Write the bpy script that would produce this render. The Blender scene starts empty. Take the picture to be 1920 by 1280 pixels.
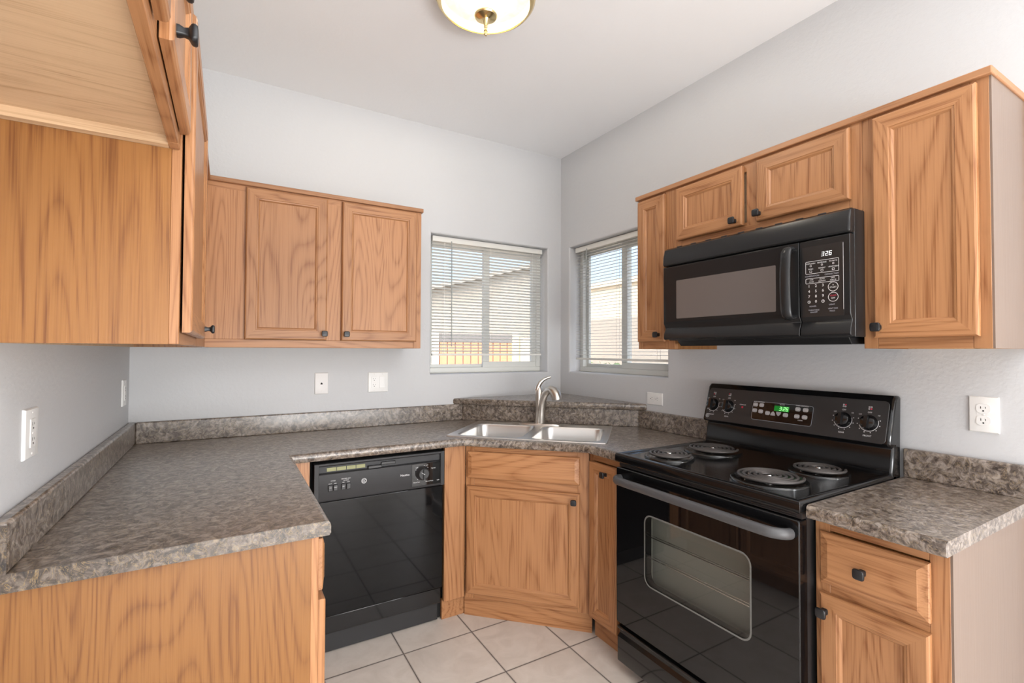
import bpy, bmesh, math, random
from mathutils import Vector, Matrix
from mathutils.geometry import tessellate_polygon
random.seed(7)
SC = bpy.context.scene
COL = SC.collection
PI = math.pi
R = math.radians

# ------------------------------------------------------------------ camera
cd = bpy.data.cameras.new('camera'); cam = bpy.data.objects.new('camera', cd); COL.objects.link(cam)
cd.sensor_width = 36.0; cd.lens = 36.0 * 900.95 / 1920.0; cd.clip_start = 0.02; cd.clip_end = 200
YAW, PIT, ROLL = 0.5331, 0.0198, 0.0038
fw = Vector((math.sin(YAW) * math.cos(PIT), math.cos(YAW) * math.cos(PIT), math.sin(PIT)))
rt = Vector((math.cos(YAW), -math.sin(YAW), 0)); up = rt.cross(fw)
r2 = rt * math.cos(ROLL) + up * math.sin(ROLL); u2 = up * math.cos(ROLL) - rt * math.sin(ROLL)
mw = Matrix((r2, u2, -fw)).transposed().to_4x4(); mw.translation = (-2.1127, -2.8728, 1.3597)
cam.matrix_world = mw
SC.camera = cam

# ------------------------------------------------------------------ colour management, world, lights
SC.view_settings.view_transform = 'Standard'; SC.view_settings.look = 'None'
SC.view_settings.gamma = 1.0; SC.view_settings.use_curve_mapping = False
SC.view_settings.exposure = 0.03
W = bpy.data.worlds.new('sky'); SC.world = W; W.use_nodes = True
wn = W.node_tree; wn.nodes.clear()
wo = wn.nodes.new('ShaderNodeOutputWorld'); wb = wn.nodes.new('ShaderNodeBackground')
sky = wn.nodes.new('ShaderNodeTexSky'); sky.sky_type = 'NISHITA'; sky.sun_disc = False
sky.sun_elevation = R(50); sky.sun_rotation = R(200); sky.dust_density = 7.0; sky.air_density = 1.0
wb.inputs['Strength'].default_value = 0.66
wn.links.new(sky.outputs[0], wb.inputs[0]); wn.links.new(wb.outputs[0], wo.inputs[0])

def light(name, kind, loc, energy, color=(1, 1, 1), rot=(0, 0, 0), size=1.0, size_y=None):
    l = bpy.data.lights.new(name, kind); l.energy = energy; l.color = color
    if kind == 'AREA':
        l.size = size
        if size_y: l.shape = 'RECTANGLE'; l.size_y = size_y
    elif kind == 'SUN': l.angle = R(0.6)
    else: l.shadow_soft_size = size
    o = bpy.data.objects.new(name, l); o.location = loc; o.rotation_euler = rot; COL.objects.link(o); return o
# sun from behind the house (lights the neighbours' walls that face us)
light('sun', 'SUN', (-10, -4, 12), 1.8, (1, .95, .86), (R(48), 0, R(-62)))
# added fill lights at made-up openings behind and beside the camera: level, upward, sideways
light('added_rear_fill', 'AREA', (-1.3, -6.35, 1.45), 6, (.97, .985, 1.0), (R(84), 0, 0), 2.2, 1.7)
light('added_rear_upfill', 'AREA', (-1.3, -6.30, .55), 138, (.97, .985, 1.0), (R(136), 0, 0), 2.2, .7)
light('added_side_fill', 'AREA', (.10, -4.55, 1.20), 98, (.97, .99, 1.0), (0, R(90), 0), 1.8, 2.0)
# added overhead fill light behind the camera, with no fixture
light('added_overhead_fill', 'AREA', (-.75, -3.5, 2.72), 24, (1, .985, .975), (0, 0, 0), 1.6, 1.6)
# bulb of the kitchen ceiling lamp: see its builder

# ------------------------------------------------------------------ materials
def mat(name):
    m = bpy.data.materials.new(name); m.use_nodes = True
    b = m.node_tree.nodes['Principled BSDF']; return m, m.node_tree, b
def setp(b, color=None, rough=None, metal=None, spec=None, coat=None, emit=None, estr=None):
    if color is not None: b.inputs['Base Color'].default_value = (*color, 1)
    if rough is not None: b.inputs['Roughness'].default_value = rough
    if metal is not None: b.inputs['Metallic'].default_value = metal
    if spec is not None: b.inputs['Specular IOR Level'].default_value = spec
    if coat is not None: b.inputs['Coat Weight'].default_value = coat
    if emit is not None: b.inputs['Emission Color'].default_value = (*emit, 1)
    if estr is not None: b.inputs['Emission Strength'].default_value = estr
def N(nt, t, **kw):
    n = nt.nodes.new(t)
    for k, v in kw.items(): setattr(n, k, v)
    return n
def mth(nt, op, a, b=None, c=None):
    n = N(nt, 'ShaderNodeMath', operation=op)
    for i, v in enumerate((a, b, c)):
        if v is None: continue
        if isinstance(v, (int, float)): n.inputs[i].default_value = v
        else: nt.links.new(v, n.inputs[i])
    return n.outputs[0]
def ramp(nt, fac, stops):
    n = N(nt, 'ShaderNodeValToRGB'); e = n.color_ramp.elements
    while len(e) < len(stops): e.new(0.5)
    for el, (p, c) in zip(e, stops): el.position = p; el.color = (*c, 1)
    nt.links.new(fac, n.inputs[0]); return n.outputs[0]
def mixc(nt, f, a, b, bt='MIX'):
    n = N(nt, 'ShaderNodeMix', data_type='RGBA', blend_type=bt)
    for s, v in ((n.inputs[0], f), (n.inputs[6], a), (n.inputs[7], b)):
        if isinstance(v, (int, float)): s.default_value = v
        elif isinstance(v, tuple): s.default_value = (*v, 1)
        else: nt.links.new(v, s)
    return n.outputs[2]
def noise(nt, vec, scale, detail=2, rough=.5, dist=0):
    n = N(nt, 'ShaderNodeTexNoise'); n.inputs['Scale'].default_value = scale; n.inputs['Detail'].default_value = detail
    n.inputs['Roughness'].default_value = rough; n.inputs['Distortion'].default_value = dist
    nt.links.new(vec, n.inputs['Vector']); return n.outputs['Fac']
def mapping(nt, vec, scale=(1, 1, 1), loc=(0, 0, 0)):
    n = N(nt, 'ShaderNodeMapping'); n.inputs['Scale'].default_value = scale; n.inputs['Location'].default_value = loc
    nt.links.new(vec, n.inputs['Vector']); return n.outputs[0]
def bump(nt, b, h, strength, dist=0.001):
    n = N(nt, 'ShaderNodeBump'); n.inputs['Strength'].default_value = strength; n.inputs['Distance'].default_value = dist
    nt.links.new(h, n.inputs['Height']); nt.links.new(n.outputs[0], b.inputs['Normal'])

def oak(name, axis, light_c=(.425, .205, .090), dark_c=(.235, .090, .032), rough=.36, fig=1.0, rings=27):
    m, nt, b = mat(name)
    tc = N(nt, 'ShaderNodeTexCoord').outputs['Object']
    rnd = N(nt, 'ShaderNodeObjectInfo').outputs['Random']
    off = N(nt, 'ShaderNodeCombineXYZ')
    for i, k in enumerate((31.0, 17.0, 23.0)): nt.links.new(mth(nt, 'MULTIPLY', rnd, k), off.inputs[i])
    va = N(nt, 'ShaderNodeVectorMath', operation='ADD'); nt.links.new(tc, va.inputs[0]); nt.links.new(off.outputs[0], va.inputs[1])
    p = va.outputs[0]
    def st(k): return (k, 1, 1) if axis == 'x' else ((1, 1, k) if axis == 'z' else (1, k, 1))
    big = noise(nt, mapping(nt, p, st(.11)), 5.2, 1.2, .45, .35)
    ring = mth(nt, 'MULTIPLY', big, float(rings))
    ring = mth(nt, 'FRACT', ring)
    ring = mth(nt, 'ABSOLUTE', mth(nt, 'SUBTRACT', mth(nt, 'MULTIPLY', ring, 2.0), 1.0))
    ring = mth(nt, 'POWER', ring, 1.9)
    pore = noise(nt, mapping(nt, p, st(.018)), 260, 2.5, .6)
    pore = mth(nt, 'MULTIPLY', mth(nt, 'SUBTRACT', pore, .47), 3.8)
    mid = noise(nt, mapping(nt, p, st(.03)), 95, 2, .55)
    f = mth(nt, 'ADD', mth(nt, 'MULTIPLY', ring, .60 * fig), mth(nt, 'MULTIPLY', pore, .52))
    f = mth(nt, 'ADD', f, mth(nt, 'MULTIPLY', mth(nt, 'SUBTRACT', mid, .5), 1.0))
    c = ramp(nt, f, [(0.0, light_c), (.35, tuple((a * .78 + d * .22) for a, d in zip(light_c, dark_c))), (.95, dark_c)])
    tone = mth(nt, 'ADD', mth(nt, 'MULTIPLY', rnd, .16), .92)
    tn = N(nt, 'ShaderNodeCombineXYZ')
    for i in range(3): nt.links.new(tone, tn.inputs[i])
    c = mixc(nt, 1.0, c, tn.outputs[0], 'MULTIPLY')
    nt.links.new(c, b.inputs['Base Color'])
    setp(b, rough=rough, spec=.42)
    bump(nt, b, pore, .12, .0006)
    return m
OAK = oak('oak_upright', 'z'); OAKH = oak('oak_across', 'x', rings=20)
OAKD = oak('oak_deep', 'y', rings=12)
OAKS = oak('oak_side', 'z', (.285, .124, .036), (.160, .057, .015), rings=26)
PLY = oak('birch_ply', 'y', (.60, .415, .255), (.44, .28, .155), .45, .9, 16)
OAKGLARE = oak('oak_end_painted_glare', 'z', (.21, .148, .113), (.17, .118, .089), .30, .35, 9)  # washed-out tone paints glare into the oak's own colour
TRIM = oak('oak_trim', 'x', (.39, .19, .088), (.25, .108, .045), .4, .7, 10)
TRIMY = oak('oak_trim_deep', 'y', (.39, .19, .088), (.25, .108, .045), .4, .7, 10)

def plain(name, color, rough=.5, metal=0, spec=.5, coat=None, emit=None, estr=None):
    m, nt, b = mat(name); setp(b, color, rough, metal, spec, coat, emit, estr); return m
def wallpaint(name, c, strength=.25):
    m, nt, b = mat(name)
    tc = N(nt, 'ShaderNodeTexCoord').outputs['Object']
    n1 = noise(nt, tc, 55, 3, .55); n2 = noise(nt, tc, 1.3, 2)
    col = mixc(nt, n2, c, tuple(k * .965 for k in c))
    nt.links.new(col, b.inputs['Base Color']); setp(b, rough=.55, spec=.35)
    h = ramp(nt, n1, [(.42, (0, 0, 0)), (.62, (1, 1, 1))])
    bump(nt, b, h, strength, .0012); return m
WALLP = wallpaint('wall_paint', (.590, .592, .600)); CEILP = wallpaint('ceiling_paint', (.90, .905, .915), .12)
REVEAL = WALLP

def laminate(name, cols, vein):
    m, nt, b = mat(name)
    tc = N(nt, 'ShaderNodeTexCoord').outputs['Object']
    w = N(nt, 'ShaderNodeTexNoise'); w.inputs['Scale'].default_value = 9; w.inputs['Detail'].default_value = 2
    nt.links.new(tc, w.inputs['Vector'])
    mx = N(nt, 'ShaderNodeMix', data_type='RGBA'); mx.inputs[0].default_value = .07
    nt.links.new(tc, mx.inputs[6]); nt.links.new(w.outputs['Color'], mx.inputs[7]); p = mx.outputs[2]
    a = noise(nt, p, 52, 6, .66, .8)
    c = ramp(nt, a, [(p_, c_) for p_, c_ in zip((.36, .46, .54, .66), cols)])
    v = noise(nt, p, 40, 4, .6, 1.4)
    v = mth(nt, 'ABSOLUTE', mth(nt, 'SUBTRACT', v, .5))
    v = ramp(nt, v, [(.0, (1, 1, 1)), (.022, (0, 0, 0))])
    g = noise(nt, p, 11, 2)
    v = mth(nt, 'MULTIPLY', v, mth(nt, 'MULTIPLY', g, .95))
    c = mixc(nt, v, c, vein)
    sp = noise(nt, tc, 130, 2, .6); spm = ramp(nt, sp, [(.60, (0, 0, 0)), (.72, (1, 1, 1))])
    c = mixc(nt, mth(nt, 'MULTIPLY', spm, .30), c, (.32, .27, .23))
    nt.links.new(c, b.inputs['Base Color']); setp(b, rough=.30, spec=.6, coat=.55); b.inputs['Coat Roughness'].default_value = .26; b.inputs['Coat IOR'].default_value = 1.55
    return m
LAM = laminate('laminate_stone', ((.032, .022, .016), (.108, .083, .067), (.205, .168, .142), (.36, .31, .268)), (.42, .305, .165))
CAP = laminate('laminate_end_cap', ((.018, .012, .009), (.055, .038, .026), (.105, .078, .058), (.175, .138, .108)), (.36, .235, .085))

def tile():
    m, nt, b = mat('floor_tile')
    tc = N(nt, 'ShaderNodeTexCoord').outputs['Object']
    s = N(nt, 'ShaderNodeSeparateXYZ'); nt.links.new(tc, s.inputs[0])
    PX, PY = .3375, .3335
    ux = mth(nt, 'DIVIDE', mth(nt, 'ADD', s.outputs[0], 1.080 + 10 * PX), PX)
    uy = mth(nt, 'DIVIDE', mth(nt, 'ADD', s.outputs[1], .749 + 40 * PY), PY)
    def edge(u, pitch):
        f = mth(nt, 'FRACT', u); d = mth(nt, 'MINIMUM', f, mth(nt, 'SUBTRACT', 1.0, f)); return mth(nt, 'MULTIPLY', d, pitch)
    d = mth(nt, 'MINIMUM', edge(ux, PX), edge(uy, PY))
    g = ramp(nt, d, [(.0029, (0, 0, 0)), (.0042, (1, 1, 1))])
    cell = N(nt, 'ShaderNodeCombineXYZ'); nt.links.new(mth(nt, 'FLOOR', ux), cell.inputs[0]); nt.links.new(mth(nt, 'FLOOR', uy), cell.inputs[1])
    wnz = N(nt, 'ShaderNodeTexWhiteNoise'); nt.links.new(cell.outputs[0], wnz.inputs[0])
    va = N(nt, 'ShaderNodeVectorMath', operation='ADD'); nt.links.new(tc, va.inputs[0]); nt.links.new(wnz.outputs['Color'], va.inputs[1])
    n1 = noise(nt, va.outputs[0], 9, 5, .6, .8); n2 = noise(nt, va.outputs[0], 70, 3, .6)
    c = ramp(nt, n1, [(.3, (.60, .545, .485)), (.6, (.70, .645, .585)), (.75, (.74, .69, .635))])
    c = mixc(nt, mth(nt, 'MULTIPLY', n2, .20), c, (.55, .49, .43))
    c = mixc(nt, g, (.030, .017, .013), c)
    nt.links.new(c, b.inputs['Base Color']); setp(b, rough=.38, spec=.4)
    rg = mixc(nt, g, (.9, .9, .9), (.36, .36, .36)); nt.links.new(rg, b.inputs['Roughness'])
    bump(nt, b, g, .5, .0015)
    return m
TILE = tile()

BLK = plain('black_gloss_enamel', (.006, .006, .0065), .10, 0, .55)
BLKG = plain('black_glass', (.0045, .0045, .005), .03, 0, .52)
DGLASS = plain('dishwasher_black_glass', (.0045, .0045, .005), .05, 0, .30)
MGLASS = plain('microwave_black_glass', (.017, .0165, .017), .16, 0, .22)
MBLK = plain('microwave_black_plastic', (.016, .016, .0165), .24, 0, .36)
BLKS = plain('black_satin', (.022, .022, .023), .33, 0, .5)
BLKM = plain('black_matte_plastic', (.030, .030, .032), .5, 0, .4)
HANDLE = plain('handle_charcoal', (.075, .075, .078), .42, 0, .5)
KNOBM = plain('knob_black', (.012, .013, .015), .34, 0, .5)
VOID = plain('dark_void', (.004, .004, .004), .9)
WHITE = plain('white_plastic', (.80, .79, .77), .32)
WHITE2 = plain('white_plastic_warm', (.74, .71, .69), .35)
VINYL = plain('window_vinyl', (.70, .70, .66), .4)
SLAT = plain('blind_slat', (.74, .725, .68), .5)
WAND = plain('blind_wand', (.35, .37, .36), .25)
PRINT = plain('printed_white', (.75, .75, .75), .5)
PRINTG = plain('printed_grey', (.40, .41, .46), .5)
RED = plain('printed_red', (.55, .02, .06), .4)
YEL = plain('label_yellow_green', (.27, .27, .12), .45)
BTN = plain('button_grey', (.36, .34, .34), .45)
CHROME = plain('chrome', (.75, .74, .72), .12, 1.0)
COIL = plain('burner_coil', (.085, .076, .072), .36, .3)
BRASS = plain('brass', (.80, .63, .33), .2, 1.0)
MWIN = plain('microwave_window', (.135, .118, .112), .16, 0, .5)
GREENP = plain('green_display', (.0, .10, .01), .4, emit=(.0, .30, .02), estr=.38)
GREEND = plain('green_digits', (.3, 1, .3), .4, emit=(.45, 1.0, .40), estr=.95)
WHITED = plain('white_digits', (.8, .8, .8), .4, emit=(1, 1, 1), estr=.7)
STUCCO = wallpaint('stucco_grey', (.33, .32, .30), .4)
CREAM = wallpaint('stucco_cream', (.72, .64, .50), .4)
BLOCK = wallpaint('block_wall_grey', (.40, .37, .33), .4)
GROUND = wallpaint('gravel', (.42, .36, .29), .5)
ROOFM = plain('roof_tile', (.30, .22, .17), .7)
TERRA = plain('terracotta_board', (.62, .26, .16), .6)
GREYB = plain('grey_rail', (.16, .16, .17), .6)
LEAF = plain('shrub_leaf', (.07, .12, .05), .6)

def steel(name, c, rough, an=(1, 1, .03)):
    m, nt, b = mat(name)
    tc = N(nt, 'ShaderNodeTexCoord').outputs['Object']
    n1 = noise(nt, mapping(nt, tc, an), 220, 2)
    rr = mth(nt, 'ADD', mth(nt, 'MULTIPLY', n1, .06), rough - .03)
    nt.links.new(rr, b.inputs['Roughness']); setp(b, c, metal=1.0); return m
STEEL = steel('stainless_steel', (.78, .77, .75), .30, (1, 1, .6)); NICKEL = steel('brushed_nickel', (.66, .62, .57), .30)

def glass(name, tint=(1, 1, 1), refl=1.0, rough=.0):
    m = bpy.data.materials.new(name); m.use_nodes = True; nt = m.node_tree; nt.nodes.clear()
    o = N(nt, 'ShaderNodeOutputMaterial'); t = N(nt, 'ShaderNodeBsdfTransparent'); g = N(nt, 'ShaderNodeBsdfGlossy')
    t.inputs[0].default_value = (*tint, 1); g.inputs['Roughness'].default_value = rough
    fr = N(nt, 'ShaderNodeLayerWeight'); fr.inputs[0].default_value = .5
    mx = N(nt, 'ShaderNodeMixShader'); nt.links.new(mth(nt, 'ADD', mth(nt, 'MULTIPLY', mth(nt, 'POWER', fr.outputs['Facing'], 5.0), .9 * refl), .04 * refl), mx.inputs[0])
    nt.links.new(t.outputs[0], mx.inputs[1]); nt.links.new(g.outputs[0], mx.inputs[2]); nt.links.new(mx.outputs[0], o.inputs[0])
    return m
GLASS = glass('window_glass', (.93, .95, .95)); OVENG = glass('oven_window_glass', (.86, .86, .84), 1.0)

# ------------------------------------------------------------------ mesh helpers
class MB:
    def __init__(s): s.v = []; s.f = []; s.m = []
    def add(s, vs, fs, mi=0):
        k = len(s.v); s.v += [tuple(p) for p in vs]
        for f in fs: s.f.append(tuple(i + k for i in f)); s.m.append(mi)
        return s
    def box(s, x0, x1, y0, y1, z0, z1, mi=0):
        if x0 > x1: x0, x1 = x1, x0
        if y0 > y1: y0, y1 = y1, y0
        if z0 > z1: z0, z1 = z1, z0
        v = [(x0, y0, z0), (x1, y0, z0), (x1, y1, z0), (x0, y1, z0), (x0, y0, z1), (x1, y0, z1), (x1, y1, z1), (x0, y1, z1)]
        return s.add(v, [(3, 2, 1, 0), (4, 5, 6, 7), (0, 1, 5, 4), (1, 2, 6, 5), (2, 3, 7, 6), (3, 0, 4, 7)], mi)
    def prism_x(s, prof, x0, x1, mi=0):           # prof: list of (y,z), counter-clockwise seen from +x
        n = len(prof); v = [(x0, y, z) for y, z in prof] + [(x1, y, z) for y, z in prof]
        f = [(i, i + n, (i + 1) % n + n, (i + 1) % n) for i in range(n)]
        f = [tuple(reversed(q)) for q in f]
        return s.add(v, f + [tuple(reversed(range(n))), tuple(range(n, 2 * n))], mi)
    def loops(s, L, mi=0, close=True, cap0=False, cap1=False):  # list of vertex loops of equal length
        n = len(L[0]); k = len(s.v)
        for l in L: s.v += [tuple(p) for p in l]
        for a in range(len(L) - 1):
            for i in range(n if close else n - 1):
                j = (i + 1) % n
                s.f.append((k + a * n + i, k + a * n + j, k + (a + 1) * n + j, k + (a + 1) * n + i)); s.m.append(mi)
        if cap0: s.f.append(tuple(k + i for i in reversed(range(n)))); s.m.append(mi)
        if cap1: s.f.append(tuple(k + (len(L) - 1) * n + i for i in range(n))); s.m.append(mi)
        return s
    def tube(s, path, rad, seg=12, mi=0, flat=1.0, caps=True):
        P = [Vector(p) for p in path]; L = []
        ref = None
        for i, p in enumerate(P):
            t = (P[min(i + 1, len(P) - 1)] - P[max(i - 1, 0)]).normalized()
            if ref is None:
                ref = Vector((0, 0, 1)) if abs(t.z) < .9 else Vector((1, 0, 0))
            a = (ref - t * ref.dot(t)).normalized(); ref = a; b = t.cross(a)
            r = rad[i] if isinstance(rad, (list, tuple)) else rad
            L.append([p + (a * math.cos(q) * flat + b * math.sin(q)) * r for q in (2 * PI * k / seg for k in range(seg))])
        return s.loops(L, mi, True, caps, caps)
    def lathe_z(s, prof, c=(0, 0, 0), seg=32, mi=0, cap0=False, cap1=False):   # prof: (r,z) going up
        L = [[(c[0] + r * math.cos(2 * PI * k / seg), c[1] + r * math.sin(2 * PI * k / seg), c[2] + z) for k in range(seg)] for r, z in prof]
        return s.loops(L, mi, True, cap0, cap1)
    def lathe_y(s, prof, c=(0, 0, 0), seg=28, mi=0, cap1=True, e=2.0, stretch=1.0):   # axis towards -y; prof: (r, out)
        L = []
        for r, o in prof:
            l = []
            for k in range(seg):
                q = 2 * PI * k / seg; cx, cz = math.cos(q), math.sin(q)
                k2 = (abs(cx) ** e + abs(cz) ** e) ** (-1 / e)
                l.append((c[0] + r * k2 * cx * stretch, c[1] - o, c[2] + r * k2 * cz))
            L.append(l)
        return s.loops(L, mi, True, False, cap1)
    def build(s, name, mats, parent=None, bevel=0, seg=2, smooth=0, loc=None, rot=None):
        me = bpy.data.meshes.new(name); me.from_pydata(s.v, [], s.f); me.update()
        if not isinstance(mats, (list, tuple)): mats = [mats]
        for m in mats: me.materials.append(m)
        for p, i in zip(me.polygons, s.m): p.material_index = i
        bm = bmesh.new(); bm.from_mesh(me); bmesh.ops.recalc_face_normals(bm, faces=bm.faces) if s.__dict__.get('recalc') else None
        bm.to_mesh(me); bm.free()
        if smooth:
            me.polygons.foreach_set('use_smooth', [True] * len(me.polygons)); me.set_sharp_from_angle(angle=R(smooth))
        o = bpy.data.objects.new(name, me); COL.objects.link(o)
        if parent: o.parent = parent
        if loc is not None: o.location = loc
        if rot is not None: o.rotation_euler = rot
        if bevel:
            b = o.modifiers.new('bevel', 'BEVEL'); b.width = bevel; b.segments = seg; b.limit_method = 'ANGLE'; b.angle_limit = R(50)
            b.harden_normals = False
            me.polygons.foreach_set('use_smooth', [True] * len(me.polygons)); me.set_sharp_from_angle(angle=R(smooth or 35))
        return o

ROT = {'back': 0, 'right': -PI / 2, 'left': PI / 2, 'diag': -PI / 4}
def thing(name, label, cat, loc=(0, 0, 0), wall='back', group=None, kind=None):
    o = bpy.data.objects.new(name, None); o.empty_display_size = .1; COL.objects.link(o)
    o.location = loc; o.rotation_euler = (0, 0, ROT[wall] if isinstance(wall, str) else wall)
    if label: o['label'] = label
    if cat: o['category'] = cat
    if group: o['group'] = group
    if kind: o['kind'] = kind
    return o
def tag(o, label, cat, group=None):
    o['label'] = label; o['category'] = cat
    if group: o['group'] = group
    return o
def struct(o, label=None, cat=None):
    o['kind'] = 'structure'
    if label: o['label'] = label
    if cat: o['category'] = cat
    return o

_txt = {}
def text_mesh(s):
    if s in _txt: return _txt[s]
    cu = bpy.data.curves.new('t', 'FONT'); cu.body = s; cu.size = 1.0; cu.align_x = 'CENTER'; cu.align_y = 'CENTER'; cu.resolution_u = 3
    o = bpy.data.objects.new('t', cu); COL.objects.link(o)
    dg = bpy.context.evaluated_depsgraph_get(); dg.update()
    me = bpy.data.meshes.new_from_object(o.evaluated_get(dg))
    r = ([tuple(v.co) for v in me.vertices], [tuple(p.vertices) for p in me.polygons])
    bpy.data.objects.remove(o); bpy.data.meshes.remove(me); bpy.data.curves.remove(cu)
    _txt[s] = r; return r
def put_text(mb, s, x, z, size, y=0.0, mi=0, sx=1.0):
    v, f = text_mesh(s)
    return mb.add([(x + p[0] * size * sx, y, z + p[1] * size) for p in v], f, mi)
def ring2d(mb, x, z, r0, r1, y=0, mi=0, a0=0, a1=360, seg=32):
    n = max(3, int(seg * abs(a1 - a0) / 360)); v = []; f = []
    for i in range(n + 1):
        q = R(a0 + (a1 - a0) * i / n)
        v += [(x + r0 * math.cos(q), y, z + r0 * math.sin(q)), (x + r1 * math.cos(q), y, z + r1 * math.sin(q))]
    for i in range(n): f.append((2 * i, 2 * i + 1, 2 * i + 3, 2 * i + 2))
    return mb.add(v, f, mi)
def rect2d(mb, x0, x1, z0, z1, y=0, mi=0): return mb.add([(x0, y, z0), (x1, y, z0), (x1, y, z1), (x0, y, z1)], [(0, 1, 2, 3)], mi)
def rrect(x0, x1, z0, z1, r, n=5):
    P = []
    for cx, cz, a in ((x1 - r, z0 + r, -90), (x1 - r, z1 - r, 0), (x0 + r, z1 - r, 90), (x0 + r, z0 + r, 180)):
        for i in range(n + 1):
            q = R(a + 90 * i / n); P.append((cx + r * math.cos(q), cz + r * math.sin(q)))
    return P
def rframe(mb, x0, x1, z0, z1, r, t, y=0, mi=0):
    A = rrect(x0, x1, z0, z1, r); B = rrect(x0 + t, x1 - t, z0 + t, z1 - t, max(r - t, .0005))
    return mb.loops([[(p[0], y, p[1]) for p in A], [(p[0], y, p[1]) for p in B]], mi)
def rplate(mb, x0, x1, z0, z1, r, y0, y1, mi=0, e=.0):
    A = rrect(x0, x1, z0, z1, r); L = [[(p[0], y0, p[1]) for p in A]]
    if e:
        B = rrect(x0 + e, x1 - e, z0 + e, z1 - e, max(r - e, .0003)); L += [[(p[0], y1 + e, p[1]) for p in A], [(p[0], y1, p[1]) for p in B]]
    else: L.append([(p[0], y1, p[1]) for p in A])
    return mb.loops(L, mi, True, False, True)
SEG = {'0': 'abcdef', '1': 'bc', '2': 'abged', '3': 'abgcd', '4': 'fgbc', '5': 'afgcd', '6': 'afgcde', '7': 'abc', '8': 'abcdefg', '9': 'abcdfg'}
def digit(mb, d, x, z, h, y=0, mi=0, sl=.14):
    w = h * .56; t = h * .115
    def P(a, b): return (x + a + (b - h / 2) * sl, y, z + b - h / 2)
    S = {'a': (0, w, h - t, h), 'd': (0, w, 0, t), 'g': (0, w, h / 2 - t / 2, h / 2 + t / 2), 'f': (0, t, h / 2, h), 'e': (0, t, 0, h / 2), 'b': (w - t, w, h / 2, h), 'c': (w - t, w, 0, h / 2)}
    for k in SEG[d]:
        a0, a1, b0, b1 = S[k]
        mb.add([P(a0, b0), P(a1, b0), P(a1, b1), P(a0, b1)], [(0, 1, 2, 3)], mi)

# ------------------------------------------------------------------ room shell
XW = -2.514; ZC = 2.789
def hole_wall(name, u0, u1, h, hx0, hx1, hz0, hz1, loc, wall, thick=.16, rr=.012):
    mb = MB(); xs = [u0, hx0, hx1, u1]; zs = [0, hz0, hz1, h]
    # front with bull-nosed opening: loops of the opening, from the wall face into the reveal
    L = []
    for k in range(5):
        q = PI / 2 * k / 4; e = rr * (1 - math.sin(q)); d = rr * (1 - math.cos(q))
        L.append([(hx0 - e, d, hz0 - e), (hx1 + e, d, hz0 - e), (hx1 + e, d, hz1 + e), (hx0 - e, d, hz1 + e)])
    L.append([(hx0, thick, hz0), (hx1, thick, hz0), (hx1, thick, hz1), (hx0, thick, hz1)])
    mb.loops(L)
    e = rr; O = [(u0, 0, 0), (u1, 0, 0), (u1, 0, h), (u0, 0, h)]; I = [(hx0 - e, 0, hz0 - e), (hx1 + e, 0, hz0 - e), (hx1 + e, 0, hz1 + e), (hx0 - e, 0, hz1 + e)]
    mb.loops([O, I])
    mb.loops([[(hx0, thick, hz0), (hx1, thick, hz0), (hx1, thick, hz1), (hx0, thick, hz1)], [(u0, thick, 0), (u1, thick, 0), (u1, thick, h), (u0, thick, h)]])
    mb.loops([[(u0, thick, 0), (u1, thick, 0), (u1, thick, h), (u0, thick, h)], O])
    o = mb.build(name, WALLP, None, smooth=40); o.location = loc; o.rotation_euler = (0, 0, ROT[wall]); return struct(o)
W1 = (-1.013, -.117, 1.211, 2.107); W2 = (.104, 1.000, 1.213, 2.107)
hole_wall('wall_back', XW - .12, .0, ZC, *W1, (0, 0, 0), 'back')
hole_wall('wall_right', -.16, 3.45, ZC, *W2, (0, 0, 0), 'right')
hole_wall('wall_right', 3.45, 6.5, ZC, 3.55, 5.55, .06, 2.10, (0, 0, 0), 'right')     # made-up opening, out of view, holding the added side fill light
struct(MB().box(XW - .12, XW, -6.5, 0.16, 0, ZC).build('wall_left', WALLP))
mb = MB(); mb.box(XW - .12, -2.42, -6.66, -6.5, 0, ZC); mb.box(-.18, .16, -6.66, -6.5, 0, ZC); mb.box(-2.42, -.18, -6.66, -6.5, 2.33, ZC); mb.box(-2.42, -.18, -6.66, -6.5, 0, .18)  # opening in this wall is made up to go with the rear fill lights
struct(mb.build('wall_rear', WALLP))
struct(MB().box(XW - .12, .16, -6.66, .16, -.10, 0).build('floor', TILE))
struct(MB().box(XW - .12, .16, -6.66, .16, ZC, ZC + .12).build('ceiling', CEILP))

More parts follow.
